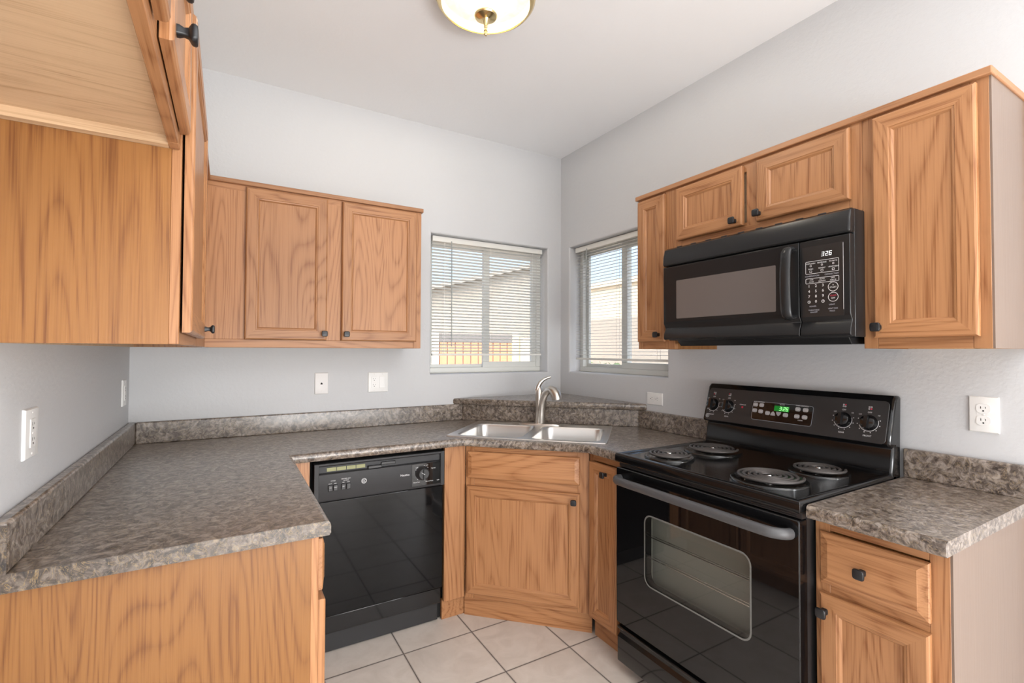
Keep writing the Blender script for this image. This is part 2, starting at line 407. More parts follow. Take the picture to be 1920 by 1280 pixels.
# ------------------------------------------------------------------ windows and blinds
def window(name, w0, wall, label):
    x0, x1, z0, z1 = w0; t = thing(name, label, 'window', ((0, 0, 0)), wall, kind='structure')
    mb = MB(); y0, y1 = .098, .158; f = .036
    mb.box(x0, x1, y0, y1, z0, z0 + f); mb.box(x0, x1, y0, y1, z1 - f, z1); mb.box(x0, x0 + f, y0, y1, z0 + f, z1 - f); mb.box(x1 - f, x1, y0, y1, z0 + f, z1 - f)
    mb.build('window_frame', VINYL, t, bevel=.003)
    xm = (x0 + x1) / 2; s = .040
    mb = MB(); a, b = xm - .024, x1 - f + .002; c, d = z0 + f - .002, z1 - f + .002     # sliding sash (right hand)
    mb.box(a, b, y0 + .006, y0 + .03, c, c + s); mb.box(a, b, y0 + .006, y0 + .03, d - s, d); mb.box(a, a + .05, y0 + .006, y0 + .03, c + s, d - s); mb.box(b - s, b, y0 + .006, y0 + .03, c + s, d - s)
    sa = mb.build('sash', VINYL, t, bevel=.003)
    MB().box(a + .045, b - s + .005, y0 + .015, y0 + .019, c + s - .005, d - s + .005).build('pane', GLASS, sa)
    mb = MB(); a, b = x0 + f - .002, xm + .020; s = .024
    mb.box(a, b, y0 + .034, y0 + .056, c, c + s); mb.box(a, b, y0 + .034, y0 + .056, d - s, d); mb.box(a, a + s, y0 + .034, y0 + .056, c + s, d - s); mb.box(b - s, b, y0 + .034, y0 + .056, c + s, d - s)
    sa = mb.build('sash', VINYL, t, bevel=.003)
    MB().box(a + s - .005, b - s + .005, y0 + .043, y0 + .047, c + s - .005, d - s + .005).build('pane', GLASS, sa)
window('window_1', W1, 'back', 'white framed sliding window in the back wall left of the corner')
window('window_2', W2, 'right', 'white framed sliding window in the right wall behind the narrow cabinet')

def blind(wall, w0, tilt, zbot, wand_x, wand_len, label, label2=None):
    x0, x1, z0, z1 = w0; x0 += .022; x1 -= .024; yc = .052
    t = thing('window_blind', label, 'blind', (0, 0, 0), wall, 'aluminium mini blinds in the corner windows')
    MB().box(x0, x1, yc - .016, yc + .014, z1 - .040, z1 - .004).build('head_rail', SLAT, t, bevel=.003)
    MB().box(x0 + .004, x1 - .004, yc - .012, yc + .012, zbot, zbot + .014).build('bottom_rail', SLAT, t, bevel=.003)
    mb = MB(); z = z1 - .052; ca, sa = math.cos(R(tilt)), math.sin(R(tilt)); n = 0
    while z > zbot + .022:
        pts = []
        for k, crown in ((-1, 0), (-.4, .0016), (.4, .0016), (1, 0)):
            d = .0125 * k
            pts.append((yc + d * ca + crown * sa, z - d * sa + crown * ca))
        L = [[(x, p[0], p[1]) for p in pts] + [(x, p[0], p[1] - .0005) for p in reversed(pts)] for x in (x0 + .004, x1 - .004)]
        mb.loops(L, 0, True, True, True)
        z -= .0205; n += 1
    mb.build('slats', SLAT, t)
    for fx in (.10, .5, .90):
        x = x0 + (x1 - x0) * fx
        mb = MB()
        for dy in (-.0135, .0135): mb.box(x - .0008, x + .0008, yc + dy - .0005, yc + dy + .0005, zbot + .01, z1 - .03)
        mb.build('ladder_cord', WHITE, t)
    MB().tube([(wand_x, yc - .022, z1 - .032), (wand_x, yc - .026, z1 - .06), (wand_x + .002, yc - .026, z1 - .06 - wand_len)], .0036, 8).build('tilt_wand', WAND, t, smooth=50)
    return t
blind('back', W1, 17, 1.328, -.862, .66, 'raised white mini blind with a dark tilt wand in the back wall window')
blind('right', W2, -5, 1.300, .262, .68, 'white mini blind in the right wall window partly hidden by a cabinet')

# ------------------------------------------------------------------ outside
struct(MB().box(-30, 40, .4, 45, -.35, -.15).build('ground', GROUND))
def house(name, label, x0, x1, y0, y1, zw, ridge=None, wm=STUCCO, fascia=True):
    t = thing(name, label, 'house', ((x0 + x1) / 2, (y0 + y1) / 2, -.15)); cx, cy = (x0 + x1) / 2, (y0 + y1) / 2
    a, b, c, d = x0 - cx, x1 - cx, y0 - cy, y1 - cy; zw += .15
    mb = MB()
    if ridge:
        rx, rz = ridge; rx -= cx; rz += .15
        prof = [(a, 0), (b, 0), (b, zw), (rx, rz), (a, zw)]
        mb.loops([[(p[0], c, p[1]) for p in prof], [(p[0], d, p[1]) for p in prof]], 0, True, True, True); mb.recalc = True
        mb.build('walls', wm, t)
        mb = MB()
        for q0, q1 in (((a, zw), (rx, rz)), ((rx, rz), (b, zw))):
            mb.loops([[(q0[0] - .0, c - .3, q0[1] + .01), (q1[0], c - .3, q1[1] + .01), (q1[0], c - .3, q1[1] + .13), (q0[0], c - .3, q0[1] + .13)], [(q0[0], d + .3, q0[1] + .01), (q1[0], d + .3, q1[1] + .01), (q1[0], d + .3, q1[1] + .13), (q0[0], d + .3, q0[1] + .13)]], 0, True, True, True)
        mb.recalc = True; mb.build('roof', ROOFM if fascia else wm, t)
    else:
        mb.box(a, b, c, d, 0, zw); mb.build('walls', wm, t)
        MB().box(a - .08, b + .08, c - .08, d + .08, zw, zw + .16).build('parapet_cap', wm, t)
    return t
house('neighbour_house', 'grey stucco gabled house seen through the back wall window', 1.5, 13.0, 12.0, 20, 2.77, (7.25, 4.37), STUCCO, False)
house('neighbour_house', 'cream stucco house seen through the right wall window', 7.0, 15, 3.0, 9.4, 3.17, None, CREAM)
t = thing('fence', 'terracotta board fence with a grey top rail outside the back wall window', 'fence', (2.35, 6.2, -.15))
mb = MB(); x = -.80
while x < .78: mb.box(x, x + .150, -.012, .012, .05, 1.70); x += .175
mb.build('boards', TERRA, t)
MB().box(-.86, .90, -.03, .05, 1.70, 1.86).build('rail', GREYB, t)
mb = MB(); mb.box(-.86, .90, .012, .05, .3, 1.70); mb.build('backing', GREYB, t)
for x in (-.92, .96): MB().box(x - .08, x + .08, -.06, .08, 0, 1.90).build('post', CREAM, t, bevel=.006)
tag(MB().box(3.42, 4.3, 6.1, 6.3, -.15, 1.66).build('garden_wall', CREAM), 'cream garden wall beside the terracotta fence outside', 'wall')
tag(MB().box(4.5, 4.7, .6, 5.7, -.15, 2.02).build('garden_wall', BLOCK), 'grey block garden wall outside the right wall window', 'wall')
sh = thing('shrub', 'low green shrub in front of the garden wall outside', 'shrub', (4.05, 3.75, -.15))
mb = MB()
for k in range(420):
    a, r, z = random.random() * 6.283, random.random() ** .5 * .34, .35 + random.random() * .95
    c = Vector((math.cos(a) * r, math.sin(a) * r * 1.9, z)); d1 = Vector((random.uniform(-1, 1), random.uniform(-1, 1), random.uniform(-.6, .8))).normalized() * .05
    d2 = d1.orthogonal().normalized() * .02
    mb.add([c - d1, c + d2, c + d1, c - d2], [(0, 1, 2, 3)])
mb.build('foliage', LEAF, sh); MB().tube([(0, 0, 0), (.02, .0, .5), (0, .02, .9)], .02, 8).build('stem', TRIM, sh)

# ------------------------------------------------------------------ cabinets
def knob(parent, x, z, y):
    mb = MB(); mb.lathe_y([(.0085, 0), (.0085, .004), (.0062, .010), (.0075, .016), (.0125, .0195), (.0142, .022), (.0142, .026), (.0125, .0285), (.008, .0295)], (x, y, z), 28, 0, True, 4.5)
    return mb.build('knob', KNOBM, parent, smooth=40)
def frame_door(parent, x0, x1, z0, z1, y, kn=None, hand=None, gap=.002, mats=None, side=OAK):
    """five-piece recessed-panel door; y is the cabinet front, the door stands out towards -y"""
    yb = y - gap
    prof = [(0, 0), (0, .013), (.0018, .0165), (.006, .019), (.045, .019), (.0465, .0168), (.052, .0158), (.0575, .0102), (.0575, .006)]
    mb = MB()
    for i in range(4):
        L = []
        for s, t in prof:
            c = [(x0 + s, z0 + s), (x1 - s, z0 + s), (x1 - s, z1 - s), (x0 + s, z1 - s)]
            p, q = c[i], c[(i + 1) % 4]
            L.append([(p[0], yb - t, p[1]), (q[0], yb - t, q[1])])
        mb.loops(L, 1 if i in (0, 2) else 0, False)
    mb.add([(x0, yb, z0), (x1, yb, z0), (x1, yb, z1), (x0, yb, z1)], [(3, 2, 1, 0)])
    d = mb.build('door', [OAK, OAKH], parent, smooth=25)
    MB().box(x0 + .052, x1 - .052, yb - .0102, yb - .0005, z0 + .052, z1 - .052).build('panel', OAK, d)
    if kn: knob(d, kn[0], kn[1], yb - .019)
    return d
def slab_drawer(parent, x0, x1, z0, z1, y, kn=None, name='drawer'):
    yb = y - .002; mb = MB(); L = []
    for s, t in [(0, 0), (0, .0095), (.003, .0125), (.021, .0175), (.0235, .019)]:
        L.append([(x0 + s, yb - t, z0 + s), (x1 - s, yb - t, z0 + s), (x1 - s, yb - t, z1 - s), (x0 + s, yb - t, z1 - s)])
    mb.loops(L, 0, True, True, True)
    d = mb.build(name, OAKH, parent, smooth=20)
    if kn: knob(d, kn[0], kn[1], yb - .019)
    return d
def face_frame(parent, y, stiles, rails, t=.019, name='face_frame'):
    mb = MB()
    for x0, x1, z0, z1 in stiles: mb.box(x0, x1, y, y + t, z0, z1, 0)
    for x0, x1, z0, z1 in rails: mb.box(x0, x1, y + .0003, y + t, z0, z1, 1)
    return mb.build(name, [OAK, OAKH], parent, bevel=.0012, seg=1)
def wall_body(t, w, h, d, side=OAK, bottom=PLY, left=OAK, right=OAK):
    mb = MB(); y = -d + .019
    mb.box(.0, .014, y, 0, 0, h, 0); mb.box(w - .014, w, y, 0, 0, h, 0); mb.box(.014, w - .014, y, 0, .014, h, 1)
    mb.box(.014, w - .014, -.016, 0, .0, .014, 1)
    return mb.build('carcass', [side, bottom], t)
ZB, ZT = 1.372, 2.134; H = ZT - ZB; D = .305

# right wall, three cabinets (u runs towards the camera)
t = thing('wall_cabinet', 'narrow oak wall cabinet between the right wall window and the microwave', 'wall cabinet', (0, -1.085, ZB), 'right')
w = .233; wall_body(t, w, H, D, OAKS, PLY)
face_frame(t, -D, [(0, .03, 0, H), (w - .06, w, 0, H)], [(.03, w - .06, 0, .04), (.03, w - .06, H - .04, H)])
frame_door(t, .010, .183, .036, H - .016, -D, (.150, .069))
t = thing('wall_cabinet', 'short two-door oak wall cabinet above the black microwave', 'wall cabinet', (0, -1.318, 1.831), 'right')
w = .780; h = ZT - 1.831; wall_body(t, w, h, D, OAKS, PLY)
face_frame(t, -D, [(0, .04, 0, h), (.365, .415, .04, h - .03), (w - .04, w, 0, h)], [(.04, w - .04, 0, .055), (.04, w - .04, h - .04, h)])
frame_door(t, .022, .357, .044, h - .016, -D, (.325, .066))
frame_door(t, .417, .748, .044, h - .016, -D, (.430, .072))
t = thing('wall_cabinet', 'tall single-door oak wall cabinet right of the microwave with a pale end panel', 'wall cabinet', (0, -2.098, ZB), 'right')
w = .310; wall_body(t, w, H, D, OAKS, PLY)
face_frame(t, -D, [(0, .04, 0, H), (w - .04, w, 0, H)], [(.04, w - .04, 0, .05), (.04, w - .04, H - .04, H)])
frame_door(t, .035, .287, .034, H - .016, -D, (.030 + .019, .068))
MB().box(w, w + .005, -D + .001, -.012, .0, H).build('end_panel', OAKGLARE, t)
MB().box(w, w + .012, -.014, -.0005, .0, H - .0).build('scribe_strip', OAKS, t)

# left wall: tall cabinet near the corner, and the refrigerator cabinet towards the camera
DL = .307
t = thing('wall_cabinet', 'oak wall cabinet on the left wall above the countertop, its plain end facing us', 'wall cabinet', (XW, -1.590, ZB), 'left')
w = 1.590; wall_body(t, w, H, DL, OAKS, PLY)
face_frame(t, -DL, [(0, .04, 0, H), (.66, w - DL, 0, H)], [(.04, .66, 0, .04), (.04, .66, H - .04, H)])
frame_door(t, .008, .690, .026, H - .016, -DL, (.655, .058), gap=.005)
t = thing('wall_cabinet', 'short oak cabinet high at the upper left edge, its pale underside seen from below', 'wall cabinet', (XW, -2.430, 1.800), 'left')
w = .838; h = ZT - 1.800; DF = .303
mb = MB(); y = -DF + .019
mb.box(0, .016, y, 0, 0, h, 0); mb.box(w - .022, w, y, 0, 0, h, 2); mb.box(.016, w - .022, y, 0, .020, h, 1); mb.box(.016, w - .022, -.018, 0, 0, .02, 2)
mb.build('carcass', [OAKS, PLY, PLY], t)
face_frame(t, -DF, [(0, .04, 0, h), (.395, .440, .04, h - .03), (w - .04, w, 0, h)], [(.04, w - .04, 0, .045), (.04, w - .04, h - .04, h)])
frame_door(t, .018, .395, .028, h - .016, -DF, (.360, .065))
frame_door(t, .440, .816, .028, h - .016, -DF, (.475, .065))

# back wall cabinet
t = thing('wall_cabinet', 'oak wall cabinet on the back wall with two doors, left of the window', 'wall cabinet', (XW + DL, 0, ZB), 'back')
w = -1.190 - (XW + DL); wall_body(t, w, H, D, OAKS, PLY); ox = XW + DL
face_frame(t, -D, [(0, -2.052 - ox + .02, .038, H - .03), (-1.692 - ox - .02, -1.614 - ox + .02, .038, H - .03), (-1.222 - ox - .01, w, .0, H)], [(0, -1.232 - ox, 0, .038), (0, -1.232 - ox, H - .04, H)])
frame_door(t, -2.050 - ox, -1.689 - ox, .038, H - .012, -D, (-1.702 - ox, .070))
frame_door(t, -1.618 - ox, -1.220 - ox, .037, H - .012, -D, (-1.596 - ox, .070))

# crown strips along the cabinet tops
t = thing('crown_strip', 'thin oak crown strip along the tops of the right wall cabinets', 'trim', (0, -1.075, ZT - .004), 'right')
L_ = 2.418 - 1.075
MB().box(0, L_, -D - .014, -D + .03, 0, .022).build('front_strip', TRIM, t, bevel=.003)
MB().box(L_ - .02, L_, -D + .03, -.002, 0, .022).build('return_strip', TRIMY, t, bevel=.003)
t = thing('crown_strip', 'thin oak crown strip along the tops of the left and back wall cabinets', 'trim', (0, 0, ZT - .004), 'back')
MB().box(XW + DL - .03, -1.182, -D - .014, -D + .03, 0, .022).build('front_strip', TRIM, t, bevel=.003)
MB().box(XW + DL - .03, XW + DL + .014, -2.43, -D - .014, 0, .022).build('side_strip', TRIMY, t, bevel=.003)

# base cabinets
CT = .914; CB = .876
t = thing('base_cabinet', 'oak base cabinet under the left counter end, mostly its plain end panel', 'base cabinet', (XW, -1.520, 0), 'left')
w = .905; dB = .613; ff = -dB
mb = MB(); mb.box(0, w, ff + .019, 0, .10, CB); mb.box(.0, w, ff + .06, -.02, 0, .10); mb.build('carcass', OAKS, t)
face_frame(t, ff, [(0, .04, .10, CB), (.44, .48, .10, CB), (w - .04, w, .10, CB)], [(.04, w - .04, .10, .13), (.04, w - .04, .70, .735), (.04, w - .04, CB - .03, CB)])
for a, b in ((.018, .445), (.47, .885)):
    slab_drawer(t, a, b, .722, .858, ff); frame_door(t, a - .006, b, .125, .700, ff)
MB().box(w, w + .004, -dB - .10, -dB + .001, .10, CB).build('filler', OAK, t)

t = thing('base_cabinet', 'diagonal oak sink base cabinet in the corner under the sink', 'base cabinet', (-.8316, -.8316, 0), 'diag')
a0, a1 = -.311, .319
mb = MB(); k0, k1 = a0 + .005, a1 - .005
mb.loops([[(k0, .019, z), (k1, .019, z), (k1 - .10, .12, z), (k1 - .10, .42, z), (k0 + .10, .42, z), (k0 + .10, .12, z)] for z in (.10, .70)], 0, True, True, True); mb.recalc = True; mb.build('carcass', OAKS, t)
face_frame(t, 0, [(a0, -.265, .10, CB), (.262, a1, .10, CB)], [(-.265, .262, .10, .145), (-.265, .262, .665, .725), (-.265, .262, CB - .04, CB)])
slab_drawer(t, -.298, .274, .713, .846, 0, None, 'false_drawer')
frame_door(t, -.300, .275, .128, .672, 0, (.248, .636))
MB().box(a0 - .012, a1 + .012, .022, .05, 0, .10).build('toe_kick', OAKH, t)
# filler that closes the run beside the dishwasher; same face, turned 45 degrees
q = 1 / math.sqrt(2)
def tolocal(x, y): x += .8316; y += .8316; return ((x - y) * q, (x + y) * q)
def strip(parent, name, p0, p1, z0, z1, th, m):
    A, B = Vector(p0), Vector(p1); d = (B - A).normalized(); n = Vector((-d.y, d.x)) * th
    pts = [A, B, B + n, A + n]; pts = [tolocal(p.x, p.y) for p in pts]
    mb = MB(); mb.loops([[(p[0], p[1], z0) for p in pts], [(p[0], p[1], z1) for p in pts]], 0, True, True, True); mb.recalc = True
    return mb.build(name, m, parent, bevel=.001, seg=1)
strip(t, 'filler', (-1.166, -.605), (-1.051, -.605), .10, CB, .019, OAK)
strip(t, 'toe_kick', (-1.166, -.578), (-1.030, -.578), 0, .10, .019, OAKH)

t = thing('base_cabinet', 'narrow one-door oak base cabinet between the sink and the stove', 'base cabinet', (0, -1.060, 0), 'right')
w = .246; dB = .605; ff = -dB
mb = MB(); mb.box(.03, w, ff + .019, -.47, .10, CB); mb.box(.06, w, ff + .055, -.47, 0, .10); mb.build('carcass', OAKS, t)
face_frame(t, ff, [(0, .03, .10, CB), (w - .03, w, .10, CB)], [(.03, w - .03, .10, .13), (.03, w - .03, CB - .035, CB)])
frame_door(t, .016, .204, .105, .838, ff, (.136, .798))
MB().box(.006, w, ff + .028, ff + .05, 0, .10).build('toe_kick', OAKH, t)

t = thing('base_cabinet', 'oak base cabinet right of the stove with one drawer over one door', 'base cabinet', (0, -2.092, 0), 'right')
w = .310; dB = .600; ff = -dB
mb = MB(); mb.box(.0, w, ff + .019, -.002, .10, CB); mb.box(.0, w, ff + .05, -.02, 0, .10); mb.build('carcass', OAKS, t)
face_frame(t, ff, [(0, .04, .10, CB), (w - .04, w, .10, CB)], [(.04, w - .04, .10, .13), (.04, w - .04, .66, .69), (.04, w - .04, CB - .035, CB)])
slab_drawer(t, .018, .274, .690, .838, ff, (.131, .761))
frame_door(t, .018, .274, .120, .663, ff, (.022 + .012, .613))
MB().box(w, w + .005, ff + .001, -.016, .0, CB).build('end_panel', OAKGLARE, t)
MB().box(w, w + .014, -.022, -.0005, .0, CB).build('scribe_strip', OAKS, t)

# ------------------------------------------------------------------ countertops
def offset_poly(P, offs):
    n = len(P); lines = []
    for i in range(n):
        a, b = Vector(P[i]), Vector(P[(i + 1) % n]); d = (b - a).normalized(); nrm = Vector((-d.y, d.x))
        lines.append((a + nrm * offs[i], d))
    out = []
    for i in range(n):
        (p, d), (p2, d2) = lines[i - 1], lines[i]; cr = d.x * d2.y - d.y * d2.x
        if abs(cr) < 1e-6: out.append(p2.copy()); continue
        w_ = p2 - p; k = (w_.x * d2.y - w_.y * d2.x) / cr; out.append(p + d * k)
    return out
def slab(P, rounded, z0, z1, holes=(), r=.014):     # P counter-clockwise
    prof = [(.005, z0), (.0, z0 + .006), (0, z1 - r), (r * .12, z1 - r * .55), (r * .42, z1 - r * .16), (r, z1)]
    L = []
    for s, z in prof:
        L.append([(p.x, p.y, z) for p in offset_poly(P, [s if k else 0 for k in rounded])])
    mb = MB(); mb.loops(L)
    for z, loop in ((z1, L[-1]), (z0, L[0])):
        polys = [[Vector((p[0], p[1], 0)) for p in loop]] + [[Vector((h[0], h[1], 0)) for h in hh] for hh in holes]
        flat = [p for pl in polys for p in pl]; tr = tessellate_polygon(polys)
        vs = [(p.x, p.y, z) for p in flat]; fs = []
        for a, b, c in tr:
            A, B, C_ = flat[a], flat[b], flat[c]; s = (B - A).cross(C_ - A).z
            if abs(s) < 1e-10: continue
            fs.append((a, b, c) if (s > 0) == (z == z1) else (c, b, a))
        mb.add(vs, fs)
    for hh in holes: mb.loops([[(h[0], h[1], z1) for h in hh], [(h[0], h[1], z0) for h in hh]])
    return mb
def dg(s, t_): return ((s + t_) * q, (t_ - s) * q)     # diagonal coordinates -> world plan
SX0, SX1, SY0, SY1 = -.428, .404, -1.172, -.617         # sink outline in diagonal coordinates
hole = [dg(SX0 + .02, SY0 + .02), dg(SX1 - .02, SY0 + .02), dg(SX1 - .02, SY1 - .02), dg(SX0 + .02, SY1 - .02)]
P = [(XW, -1.537), (-1.874, -1.537), (-1.874, -.637), (-1.080, -.637), (-.637, -1.080), (-.637, -1.311), (0, -1.311), (0, 0), (XW, 0)]
t = thing('countertop', 'U-shaped brown stone-look countertop running from the left wall past the sink to the stove', 'countertop', (-1.5, -.35, CB))
def under(t, o): o.location = -Vector(t.location); return o
under(t, slab(P, [0, 1, 1, 1, 1, 0, 0, 0, 0], CB, CT, [hole]).build('worktop', LAM, t, smooth=50))
ZS = 1.016
under(t, MB().box(XW + .0005, XW + .030, -1.537, -.0005, CT - .001, ZS).build('backsplash', LAM, t, bevel=.007, seg=3))
under(t, MB().box(XW + .030, -.800, -.022, -.0005, CT - .001, ZS).build('backsplash', LAM, t, bevel=.005, seg=3))
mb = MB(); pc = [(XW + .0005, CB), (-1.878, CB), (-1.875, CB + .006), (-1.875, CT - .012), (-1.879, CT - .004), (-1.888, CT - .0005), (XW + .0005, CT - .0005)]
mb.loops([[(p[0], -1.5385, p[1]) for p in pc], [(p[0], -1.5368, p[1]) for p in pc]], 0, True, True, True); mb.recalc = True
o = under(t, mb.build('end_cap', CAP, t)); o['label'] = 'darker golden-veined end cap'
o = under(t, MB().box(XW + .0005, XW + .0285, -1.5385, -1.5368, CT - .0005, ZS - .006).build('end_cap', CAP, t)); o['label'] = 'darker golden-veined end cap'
def dbox(s0, s1, t0, t1, z0, z1):
    pts = [dg(s0, t0), dg(s1, t0), dg(s1, t1), dg(s0, t1)]; mb = MB(); mb.loops([[(p[0], p[1], z0) for p in pts], [(p[0], p[1], z1) for p in pts]], 0, True, True, True); mb.recalc = True; return mb
under(t, dbox(-.572, .572, -.582, -.560, CT - .001, ZS).build('backsplash', LAM, t, bevel=.005, seg=3))
under(t, MB().box(-.022, -.0005, -1.311, -.790, CT - .001, ZS).build('backsplash', LAM, t, bevel=.005, seg=3))
o = slab([(-.002, -.002), (-.858, -.002), (-.848, -.018), (-.018, -.838), (-.002, -.848)], [0, 1, 1, 1, 0], ZS + .0005, ZS + .036, (), .011).build('corner_shelf', LAM, None, smooth=50)
tag(o, 'triangular stone-look corner shelf on the backsplash behind the faucet', 'shelf')
t = thing('countertop', 'short stone-look countertop right of the stove', 'countertop', (-.3, -2.25, CB))
under(t, slab([(-.655, -2.412), (0, -2.412), (0, -2.094), (-.655, -2.094)], [0, 0, 0, 1], CB, CT).build('worktop', LAM, t, smooth=50))
under(t, MB().box(-.022, -.0005, -2.412, -2.094, CT - .001, ZS).build('backsplash', LAM, t, bevel=.005, seg=3))

# ------------------------------------------------------------------ sink and faucet (diagonal frame)
def rr_loop(x0, x1, y0, y1, r, z, n=6): return [(p[0], p[1], z) for p in rrect(x0, x1, y0, y1, r, n)]
t = thing('sink', 'double bowl stainless steel drop-in sink in the corner countertop', 'sink', (*dg(-.012, -.8945), CT), 'diag')
hx, hy = .416, .2775
bw = [(-.378, -.022), (.022, .378)]; by0, by1 = -.236, .178
outer = [(-hx, -hy, .001), (hx, -hy, .001), (hx, hy, .001), (-hx, hy, .001)]
O = [rr_loop(-hx, hx, -hy, hy, .012, .0006), rr_loop(-hx + .003, hx - .003, -hy + .003, hy - .003, .011, .0045), rr_loop(-hx + .012, hx - .012, -hy + .012, hy - .012, .008, .0045), rr_loop(-hx + .020, hx - .020, -hy + .02, hy - .02, .006, .0022)]
mb = MB(); mb.loops(O)
polys = [[Vector((p[0], p[1], 0)) for p in O[-1]]] + [[Vector((p[0], p[1], 0)) for p in rr_loop(a, b, by0, by1, .055, 0)] for a, b in bw]
flat = [p for pl in polys for p in pl]
mb.add([(p.x, p.y, .0022) for p in flat], [(a, b, c) if (flat[b] - flat[a]).cross(flat[c] - flat[a]).z > 0 else (c, b, a) for a, b, c in tessellate_polygon(polys)])
mb.build('rim', STEEL, t, smooth=40)
for a, b in bw:
    mb = MB(); L = []
    for i, z, r in ((0, .0022, .055), (.003, -.001, .055), (.006, -.010, .055), (.010, -.10, .055), (.014, -.145, .055), (.024, -.162, .05), (.045, -.168, .04)):
        L.append(rr_loop(a + i, b - i, by0 + i, by1 - i, r, z))
    mb.loops(L, 0, True, False, True)
    o = mb.build('basin', STEEL, t, smooth=60)
    cx = (a + b) / 2; MB().lathe_z([(.0, -.1655), (.030, -.1655), (.036, -.164), (.040, -.1665)], (cx, -.02, 0), 24).build('drain', CHROME, o, smooth=40)
for x in (-.24, .22): MB().box(x - .06, x + .06, .215, .223, .0022, .0040).build('deck_ridge', STEEL, t, bevel=.001)

fx, fy = dg(-.024, -.672)
t = thing('faucet', 'brushed nickel single-lever faucet behind the sink bowls', 'faucet', (fx, fy, CT + .0025), 'diag')
mb = MB(); L = []
for k, z in ((1, 0), (1, .004), (.93, .009), (.6, .011)):
    L.append([(.128 * k * math.copysign(abs(math.cos(a)) ** .7, math.cos(a)), .029 * k * math.copysign(abs(math.sin(a)) ** .7, math.sin(a)), z) for a in (2 * PI * i / 40 for i in range(40))])
mb.loops(L, 0, True, False, True); mb.build('base_plate', NICKEL, t, smooth=40)
mb = MB(); mb.lathe_z([(.027, .009), (.0245, .016), (.0225, .05), (.0215, .11), (.0225, .150), (.0240, .172), (.0240, .188)], (-.004, 0, 0), 28, 0, False, True); mb.build('body', NICKEL, t, smooth=40)
# spout swings to the right of straight ahead: direction in world plan
wd = Vector((.20, -.98)).normalized(); sd = Vector(((wd.x - wd.y) * q, (wd.x + wd.y) * q))
SPT = [(0, .012), (.001, .07), (.005, .11), (.014, .148), (.030, .183), (.054, .207), (.080, .216), (.104, .209), (.120, .192), (.127, .176), (.130, .160)]
path = [(sd.x * (d + .012), sd.y * (d + .012), z) for d, z in SPT]
MB().tube(path, [.0225, .0225, .022, .021, .020, .0205, .0235, .0275, .030, .0295, .028], 20).build('spout', NICKEL, t, smooth=50)
mb = MB(); mb.lathe_z([(.0245, .1885), (.0240, .205), (.0200, .222), (.012, .232)], (-.004, 0, 0), 24, 0, False, True)
ld = Vector((.97, .24))
pth = [(-.010 + ld.x * d, ld.y * d, z) for d, z in ((-.004, .205), (0, .228), (.012, .252), (.034, .272), (.060, .284), (.076, .288))]
mb.tube(pth, [.0225, .0200, .0160, .0115, .0095, .0098], 16, flat=.8); mb.build('lever', NICKEL, t, smooth=50)

# ------------------------------------------------------------------ dishwasher
t = thing('dishwasher', 'black built-in dishwasher under the counter with a dial and push buttons', 'dishwasher', (-1.790, 0, 0), 'back')
w = .614
MB().box(-.010, w + .022, -.555, -.03, .005, CB - .002).build('tub', VOID, t)
MB().box(.004, w, -.612, -.556, .180, .690).build('door', DGLASS, t, bevel=.006, seg=3)
# control panel with a recessed grip channel
pr = [(-.556, .692), (-.622, .692), (-.626, .700), (-.626, .812), (-.612, .816), (-.612, .846), (-.626, .850), (-.626, .860), (-.556, .860)]
mb = MB(); mb.prism_x(pr, .024, w - .018); mb.box(.006, .026, -.627, -.556, .692, .860); mb.box(w - .020, w, -.627, -.556, .692, .860); mb.recalc = True
cp = mb.build('control_panel', BLKM, t, bevel=.002)
MB().box(.445, w - .020, -.6275, -.622, .704, .811).build('dial_window', BLKG, cp, bevel=.001)
for k in range(4): MB().box(.060 + k * .0425, .060 + k * .0425 + .0395, -.6145, -.612, .822, .838).build('indicator_label', YEL, cp)
mb = MB(); mb.box(.238, .300, -.630, -.612, .816, .828); mb.box(.300, .368, -.622, -.612, .826, .838); mb.build('latch', BLKS, cp, bevel=.002)
for x in (.064, .086, .120, .142):
    b_ = MB().box(x, x + .018, -.6335, -.626, .738, .764).build('push_button', BLKS, cp, bevel=.002)
mb = MB()
for x, s in ((.073, 'HOT'), (.095, 'NO'), (.129, 'AIR'), (.151, 'DRY')): put_text(mb, s, x, .769, .0062, -.6268)
put_text(mb, 'CYCLE', .085, .7815, .0065, -.6268); put_text(mb, 'HEATED DRY', .140, .785, .0068, -.6268); put_text(mb, 'OPTION', .140, .7775, .0060, -.6268)
for x, s in ((.073, 'ON'), (.095, 'HEAT'), (.129, 'DRY')): put_text(mb, s, x, .753, .0055, -.6340)
mb.build('legend', PRINT, cp); mb = MB(); put_text(mb, 'Nautilus', .412, .765, .0135, -.6268); mb.build('legend', PRINT, cp); mb = MB()
for x, z, s in ((.472, .792, 'Rinse'), (.472, .783, 'Only'), (.522, .800, 'OFF'), (.555, .783, 'Normal'), (.470, .723, 'Pots & Pans'), (.535, .722, 'Normal Wash'), (.580, .722, 'Light')): put_text(mb, s, x, z, .0068, -.6279)
for a in (40, 75, 130, 150, 230, 290, 320): rect2d(mb, .498 + .037 * math.cos(R(a)) - .001, .498 + .037 * math.cos(R(a)) + .001, .765 + .037 * math.sin(R(a)) - .0016, .765 + .037 * math.sin(R(a)) + .0016, -.6279)
mb.build('legend', PRINT, cp)
